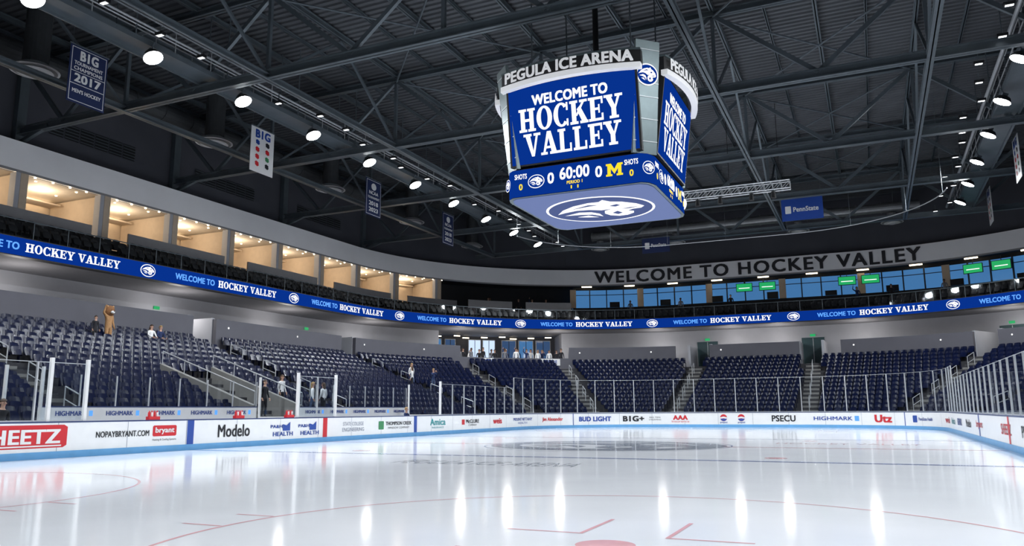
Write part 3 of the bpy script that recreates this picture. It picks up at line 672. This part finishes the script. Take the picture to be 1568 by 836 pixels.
# ================================================================== SCOREBOARD
sb_=empty('center_hung_scoreboard')
mb=MB(); core=[(-2.3,-2.6),(2.3,-2.6),(2.6,-2.0),(2.6,2.0),(2.3,2.6),(-2.3,2.6),(-2.6,2.0),(-2.6,-2.0)]
mb.prism(core,9.3,13.4,'black')
LZ=9.12
o=[(-2.45,-2.9),(2.45,-2.9),(2.68,-2.72),(2.82,-2.3),(2.82,2.3),(2.68,2.72),(2.45,2.9),(-2.45,2.9),(-2.68,2.72),(-2.82,2.3),(-2.82,-2.3),(-2.68,-2.72)]
mb.prism([(a*.985,b*.985) for a,b in o],LZ+.02,LZ+1.07,'black')
n=len(o)
mb.add([(a,b,LZ) for a,b in o]+[(a,b,LZ+1.04) for a,b in o],[(i,(i+1)%n,n+(i+1)%n,n+i) for i in range(n)],'e_blue')
mb.add([(a,b,LZ-.02) for a,b in o],[tuple(range(n))],'sbgrey'); 
mb.add([(a*.96,b*.96,LZ-.04) for a,b in o],[tuple(range(n))],'sbunder')
mb.obj('scoreboard_core',sb_)
mb=MB(); LF[0]=1.
def fun(d): return fplane((0,0,LZ-.04-d),(1,0,0),(0,-1,0))
decal(mb,disc(48),2.15,1.95,fun(.006),'e_white',raw=True)
decal(mb,disc(48),2.05,1.82,fun(.012),'under2',raw=True)
decal(mb,polyshape(headP),1.95,2.9,fun(.018),'e_white',raw=True)
decal(mb,polyshape(headC),1.95,2.9,fun(.024),'under2',raw=True)
def side(k,half,dist,w,led_half):
    Rm=Matrix.Rotation(k*math.pi/2,4,'Z')
    X=Rm@V((1,0,0)); N=Rm@V((0,-1,0)); Zv=V((0,0,1))
    top=N*dist+V((0,0,13.25)); bot=N*(dist-.38)+V((0,0,10.34)); Y=(top-bot).normalized(); nn=X.cross(Y); c=(top+bot)/2; h=(top-bot).length
    mb.frame(c,X,Y,nn,(-w/2-.08,-h/2-.06,-.4),(w/2+.08,h/2+.06,-.01),'black')
    mb.frame(c,X,Y,nn,(-w/2,-h/2,-.01),(w/2,h/2,0),'e_blue')
    f=lambda x,y: c+X*x+Y*y+nn*.014
    decal(mb,text2d('WELCOME TO',.045),w*.60,.40,f,'e_white',dx=-.04,dy=.88); decal(mb,slab('HOCKEY'),w*.82,.90,f,'e_white',dx=-.06,dy=.17); decal(mb,slab('VALLEY'),w*.77,.86,f,'e_white',dx=-.04,dy=-.78)
    f2=fplane(N*(led_half+.015)+V((0,0,LZ+.52)),X,Zv)
    for sg in (-1,1):
        decal(mb,text2d('SHOTS',.03),.5,.2,f2,'e_white',dx=sg*2.12,dy=.25); decal(mb,text2d('0',.03),.15,.24,f2,'e_yel',dx=sg*2.12,dy=-.15); decal(mb,text2d('0',.03),.26,.42,f2,'e_white',dx=sg*.92,dy=0.05)
    decal(mb,text2d('60:00',.03),1.15,.46,f2,'e_white',dy=.16); decal(mb,text2d('PERIOD 1',.03),.6,.12,f2,'e_yel',dy=-.2); decal(mb,text2d('1 1',.03),.3,.12,f2,'e_yel',dy=-.38)
    LF[0]=1.; lion(mb,lambda x,y:f2(x-1.5,y),.33,.26,'e_white','e_blue'); decal(mb,slab('M'),.62,.46,f2,'e_yel',dx=1.5,dy=.05)
    Lh=half+.22; sag=.45; Rr=(Lh*Lh+sag*sag)/(2*sag); C=N*(dist+.12+sag-Rr)
    def arc(x,z,d=0.):
        a=math.asin(max(-1,min(1,x/Rr))); return C+N*(math.cos(a)*(Rr+d))+X*(math.sin(a)*Rr)+V((0,0,z))
    ns=20
    for (z0,z1,m,d) in ((13.12,13.32,'sbwhite',0),(13.32,13.82,'black',-.12),(13.82,13.88,'sbgrey',-.05)):
        vs=[]
        for i in range(ns+1):
            x=-Lh+2*Lh*i/ns; vs+=[arc(x,z0,d),arc(x,z1,d),arc(x,z0,d-.25),arc(x,z1,d-.25)]
        fs=[]
        for i in range(ns):
            a=4*i;b=a+4; fs+=[(a,b,b+1,a+1),(a+1,b+1,b+3,a+3),(a+2,a+3,b+3,b+2),(a,a+2,b+2,b)]
        fs+=[(0,1,3,2),(4*ns,4*ns+2,4*ns+3,4*ns+1)]
        mb.add(vs,fs,m)
    decal(mb,text2d('PEGULA ICE ARENA',.045),Lh*1.84,.44,lambda x,y: arc(x,13.57+y,.02),'sbwhite')
for k,(half,dist,w,lh) in enumerate(((2.48,3.3,4.9,2.9),(2.2,3.3,4.4,2.82),(2.48,3.3,4.9,2.9),(2.2,3.3,4.4,2.82))): side(k,half,dist,w,lh)
for sx in (-1,1):
    for sy in (-1,1):
        d=V((sx,sy,0)).normalized(); t=V((-d.y,d.x,0)); c0=V((sx*2.62,sy*2.72,0))
        tp=c0+d*.38+V((0,0,14.25)); bt=c0-d*.1+V((0,0,10.2)); Y=(tp-bt).normalized(); X=t if t.dot(V((1,0,0)))>0 else -t
        if sy>0: X=-X
        nn=X.cross(Y); h=(tp-bt).length; c=(tp+bt)/2
        mb.frame(c,X,Y,nn,(-.48,-h/2,-.12),(.48,h/2,0),'sbgrey')
        for z in (-1.6,-.8,0,.5,1.7): mb.frame(c,X,Y,nn,(-.48,z,0),(.48,z+.025,.02),'steell')
        LF[0]=1.
        if sx>0: lion(mb,lambda x,y: c+X*x+Y*(y+.8)+nn*.03,.44,.40,'e_white','e_blue')
        nb=V((sx*2.66,sy*2.74,0))
        lion(mb,lambda x,y: nb+d*.06+X*x+V((0,0,LZ+.52+y)),.24,.24,'e_white','e_blue')
for (x,y) in ((-2,-2),(2,-2),(2,2),(-2,2)): mb.cyl((x,y,13.5),(x,y,20.2),.03,.03,6,'steel')
mb.cyl((0,0,13.4),(0,0,20.2),.12,.12,12,'black'); mb.box((-2.3,-2.3,13.95),(2.3,2.3,14.2),'black')
mb.obj('scoreboard_displays',sb_)
# ================================================================== PEOPLE
def person_mesh(pose,shirt,pants,skin,hair,long_hair=False,lion_=False):
    J={'pel':(0,0,.95,.135,.10),'sp':(0,0,1.13,.125,.09),'ch':(0,0,1.33,.155,.10),'nb':(0,0,1.46,.075,.06),'nk':(0,.01,1.53,.052,.05),'hd':(0,.02,1.64,.085,.095),'ht':(0,.015,1.72,.07,.08)}
    for s,n in ((-1,'l'),(1,'r')):
        J['sh'+n]=(s*.17,0,1.42,.062,.06); J['el'+n]=(s*.235,-.02,1.15,.043,.043); J['wr'+n]=(s*.25,.07,.92,.03,.028); J['ha'+n]=(s*.25,.11,.85,.036,.022)
        J['hi'+n]=(s*.09,0,.88,.088,.088); J['kn'+n]=(s*.105,.015,.50,.062,.062); J['an'+n]=(s*.11,-.02,.09,.042,.042); J['to'+n]=(s*.125,.13,.04,.042,.035)
    if pose=='up':
        for s,n in ((-1,'l'),(1,'r')): J['el'+n]=(s*.22,.22,1.25,.043,.043); J['wr'+n]=(s*.08,.33,1.48,.03,.028); J['ha'+n]=(s*.05,.33,1.55,.034,.024)
    if pose=='wave': J['elr']=(.34,.02,1.55,.043,.043); J['wrr']=(.30,.05,1.80,.03,.028); J['har']=(.29,.06,1.88,.036,.024)
    if pose=='stride':
        J['knl']=(-.10,.14,.52,.062,.062);J['anl']=(-.10,.20,.10,.042,.042);J['tol']=(-.11,.35,.05,.042,.035);J['knr']=(.1,-.06,.50,.062,.062);J['anr']=(.1,-.28,.12,.042,.042);J['tor']=(.11,-.15,.04,.042,.035)
        J['wrl']=(-.26,-.12,.93,.03,.028);J['hal']=(-.26,-.13,.86,.036,.022)
    if pose=='sit':
        for n,v in list(J.items()): 
            if n[:2] in('pe','sp','ch','nb','nk','hd','ht','sh','el','wr','ha','hi'): J[n]=(v[0],v[1],v[2]-.45,v[3],v[4])
        for s,n in ((-1,'l'),(1,'r')):
            J['kn'+n]=(s*.13,.42,.50,.062,.062);J['an'+n]=(s*.13,.42,.09,.042,.042);J['to'+n]=(s*.14,.57,.04,.042,.035)
            J['el'+n]=(s*.24,.08,.75,.043,.043);J['wr'+n]=(s*.14,.30,.62,.03,.028);J['ha'+n]=(s*.12,.37,.60,.036,.022)
    E=[('pel','sp','S'),('sp','ch','S'),('ch','nb','S'),('nb','nk','K'),('nk','hd','K'),('hd','ht','K')]
    for n in 'lr': E+=[('ch','sh'+n,'S'),('sh'+n,'el'+n,'S'),('el'+n,'wr'+n,'S'),('wr'+n,'ha'+n,'K'),('pel','hi'+n,'P'),('hi'+n,'kn'+n,'P'),('kn'+n,'an'+n,'P'),('an'+n,'to'+n,'F')]
    names=list(J); idx={n:i for i,n in enumerate(names)}
    me=bpy.data.meshes.new('sk'); me.from_pydata([J[n][:3] for n in names],[(idx[a],idx[b]) for a,b,_ in E],[]); o=bpy.data.objects.new('sk',me); col.objects.link(o)
    sk=o.modifiers.new('s','SKIN'); sk.use_smooth_shade=True
    for i,n in enumerate(names):
        k=1.25 if lion_ else 1.; hd=1.7 if lion_ and n in('hd','ht') else 1.
        me.skin_vertices[0].data[i].radius=(J[n][3]*k*hd,J[n][4]*k*hd); me.skin_vertices[0].data[i].use_root=(n=='pel')
    o.modifiers.new('u','SUBSURF').levels=1
    bpy.context.view_layer.update(); dg=bpy.context.evaluated_depsgraph_get(); m2=bpy.data.meshes.new_from_object(o.evaluated_get(dg))
    segs_=[(V(J[a][:3]),V(J[b][:3]),l) for a,b,l in E]; mp_={'S':shirt,'P':pants,'K':skin,'F':M['pblack'] if not lion_ else pants}
    mb=MB(); groups={}
    for p in m2.polygons:
        c=p.center; best=1e9;L='S'
        for a,b,l in segs_:
            d=b-a; t=max(0,min(1,(c-a).dot(d)/d.length_squared)); ds=(c-(a+d*t)).length
            if ds<best: best=ds;L=l
        groups.setdefault(L,[]).append(tuple(p.vertices))
    mb.v.extend([tuple(v.co) for v in m2.vertices])
    for L,fs in groups.items():
        mi=mb._m(mp_[L])
        for f in fs: mb.f.append(list(f)); mb.mi.append(mi)
    bpy.data.objects.remove(o); bpy.data.meshes.remove(me); bpy.data.meshes.remove(m2)
    H=V(J['hd'][:3]); r=.1 if not lion_ else .2
    def blob(c,rx,ry,rz_,m,keep=None,nu=12,nv=8):
        vs=[];fs=[]
        for j in range(nv+1):
            for i in range(nu):
                a=2*math.pi*i/nu;b=math.pi*j/nv; vs.append((c.x+rx*math.sin(b)*math.cos(a),c.y+ry*math.sin(b)*math.sin(a),c.z+rz_*math.cos(b)))
        for j in range(nv):
            for i in range(nu):
                q=(j*nu+i,j*nu+(i+1)%nu,(j+1)*nu+(i+1)%nu,(j+1)*nu+i)
                cc=sum((V(vs[k]) for k in q),V((0,0,0)))/4-c
                if keep is None or keep(cc): fs.append(q)
        mb.add(vs,fs,m)
    if not lion_:
        blob(H+V((0,-.005,.02)),.103,.115,.125,hair,lambda c:c.z>.035 or c.y<-.01 and c.z>(-.30 if long_hair else -.06))
        if long_hair: blob(H+V((0,-.07,-.10)),.10,.05,.17,hair)
    else:
        blob(H+V((0,-.04,.03)),.27,.2,.28,M['mane']); blob(H+V((-.16,0,.25)),.06,.04,.06,skin); blob(H+V((.16,0,.25)),.06,.04,.06,skin); blob(H+V((0,.2,-.04)),.1,.1,.08,M['pwhite'])
        blob(H+V((0,.29,-.01)),.03,.02,.02,M['pblack'],nu=8,nv=6)
    e=r*.95
    for s in (-1,1): blob(H+V((s*r*.38,e,.015 if not lion_ else .07)),.014 if not lion_ else .022,.01 if not lion_ else .02,.01 if not lion_ else .022,M['pblack'],nu=6,nv=4); 
    if not lion_:
        for s in (-1,1): blob(H+V((s*.094,0,0)),.014,.022,.03,skin,nu=6,nv=4)
        blob(H+V((0,e+.008,-.012)),.014,.022,.022,skin,nu=6,nv=4); blob(H+V((0,e-.004,-.052)),.026,.01,.006,M['red'],nu=6,nv=4)
    for s,n in ((-1,'l'),(1,'r')):
        w=V(J['wr'+n][:3]);h=V(J['ha'+n][:3]);d=(h-w).normalized(); sd=V((0,1,0)) if abs(d.y)<.7 else V((0,0,1)); sd=(sd-d*sd.dot(d)).normalized()
        for i,L in enumerate((.065,.075,.07,.055)):
            b=h+sd*(.03-.02*i); m_=b+d*L*.6+V((-s*.008,0,0)); mb.cyl(b,m_,.009,.008,6,skin); mb.cyl(m_,m_+d*L*.5+V((-s*.018,0,0)),.008,.006,6,skin)
        b=h+sd*.03-d*.04; mb.cyl(b,b+sd*.03+d*.035,.010,.007,6,skin)
    return mb
M['mane']=mat('lion_fur_dark',(.22,.10,.04),.9,var=.3,vs=20); M['fur']=mat('lion_fur',(.40,.22,.10),.9,var=.2,vs=20)
sk1=mat('skin_light',(.55,.33,.24),.6); sk2=mat('skin_dark',(.2,.1,.06),.6); hb=mat('hair_brown',(.05,.025,.012),.7); hy_=mat('hair_blond',(.35,.22,.09),.7)
cl={'w':M['pwhite'],'k':mat('cloth_black',(.015,.015,.02),.9),'n':mat('cloth_navy',(.015,.03,.1),.9),'g':mat('cloth_grey',(.2,.2,.22),.9),'j':mat('cloth_denim',(.05,.08,.16),.9),'b':mat('cloth_blue',(.05,.12,.35),.9)}
var=[('stand','w','k',sk1,hb,True),('stand','k','k',sk1,hb,False),('up','n','j',sk1,hy_,False),('stride','w','j',sk1,hy_,True),('stand','g','j',sk2,hb,False),('wave','n','k',sk1,hb,True),('sit','w','j',sk1,hb,True),('sit','n','k',sk1,hy_,False)]
PM=[]
for (po,a,b,c,d,e) in var:
    o=person_mesh(po,cl[a],cl[b],c,d,e).obj('spectator_src',smooth=True); PM.append(o.data); bpy.data.objects.remove(o)
def put(v,x,y,z,face,sc=1.0,name='spectator'):
    o=bpy.data.objects.new(name,PM[v]); o.location=(x,y,z); o.rotation_euler=(0,0,face); o.scale=(sc,)*3; col.objects.link(o)
E_=-math.pi/2
def rowx(i,d=.12): return -(15.9+.8*i+d)
put(1,rowx(12),-2.0,rz(12),E_,.80,'child_spectator')
put(6,rowx(12,.40),1.6,rz(12),E_); put(7,rowx(12,.40),2.2,rz(12),E_)
lm=person_mesh('wave',M['fur'],M['fur'],M['fur'],M['mane'],False,True).obj('lion_mascot_costume',smooth=True); lm.location=(rowx(12),-1.25,rz(12)); lm.rotation_euler=(0,0,E_); lm.scale=(1.03,)*3
put(0,rowx(2),2.5,rz(2),E_); put(3,rowx(1),3.9,rz(1),E_+.6); put(0,rowx(1),4.8,rz(1),math.pi/2); put(1,rowx(1),.4,rz(1),E_)
put(1,-14.2,-13.6,-.03,E_); put(7,-14.7,9.5,.2,E_)
put(3,rowx(7),21.2,rz(7),E_-.3); put(2,rowx(6),23.0,rz(6),E_-.4); put(0,rowx(6),20.0,rz(6),2.)
for i in range(19):
    q=1.38+.0152*i+random.uniform(-.003,.003); A,n=pq(off(W,.6+random.uniform(0,2.6)*(i%2)),q); put(random.choice([0,1,2,3,4,5,1,4]),A.x,A.y,5.0,math.atan2(n.y,n.x)+E_+random.uniform(-.5,.5),random.uniform(.97,1.08))
for i,q in enumerate((1.47,1.475,1.56,1.60,1.64,2.05,2.35,3.02,3.10,3.22,3.55,3.60,3.63,1.88)):
    A,n=pq(bal(.97) if q>1.7 else off(OP,.5),q); put((1,4,1,5)[i%4],A.x,A.y,10.2 if q>1.7 else 10.5,math.atan2(n.y,n.x)+E_)
for s,t in ((qs_(W,1.45),'YEA'),(qs_(W,1.62),'WE ARE')):
    mb=MB(); decal(mb,rect,1.8 if t!='YEA' else 1.0,.6,fpath(W,s,5.6,.06),'pwhite'); decal(mb,text2d(t,.03),1.2 if t!='YEA' else .7,.35,fpath(W,s,5.6,.09),'pblue'); mb.obj('fan_poster')
# ================================================================== WORLD + CAMERA
w=bpy.data.worlds.new('w'); S.world=w; w.use_nodes=True; w.node_tree.nodes['Background'].inputs[0].default_value=(.05,.08,.14,1); w.node_tree.nodes['Background'].inputs[1].default_value=.5
cam=bpy.data.cameras.new('camera'); cam.sensor_width=36; cam.lens=36*1203.3/1568; cam.clip_end=500; cam.clip_start=.05
co=bpy.data.objects.new('camera',cam); col.objects.link(co)
yaw,pit,roll=math.radians(24.40),math.radians(9.90),math.radians(-.35)
g=V((-math.sin(yaw),math.cos(yaw),0));Rr=V((math.cos(yaw),math.sin(yaw),0));F=g*math.cos(pit)+V((0,0,math.sin(pit)));U=-g*math.sin(pit)+V((0,0,math.cos(pit)))
R2=Rr*math.cos(roll)+U*math.sin(roll);U2=-Rr*math.sin(roll)+U*math.cos(roll)
mtx=Matrix((R2,U2,-F)).transposed().to_4x4(); mtx.translation=V((9.24,-28.80,1.32)); co.matrix_world=mtx
S.camera=co
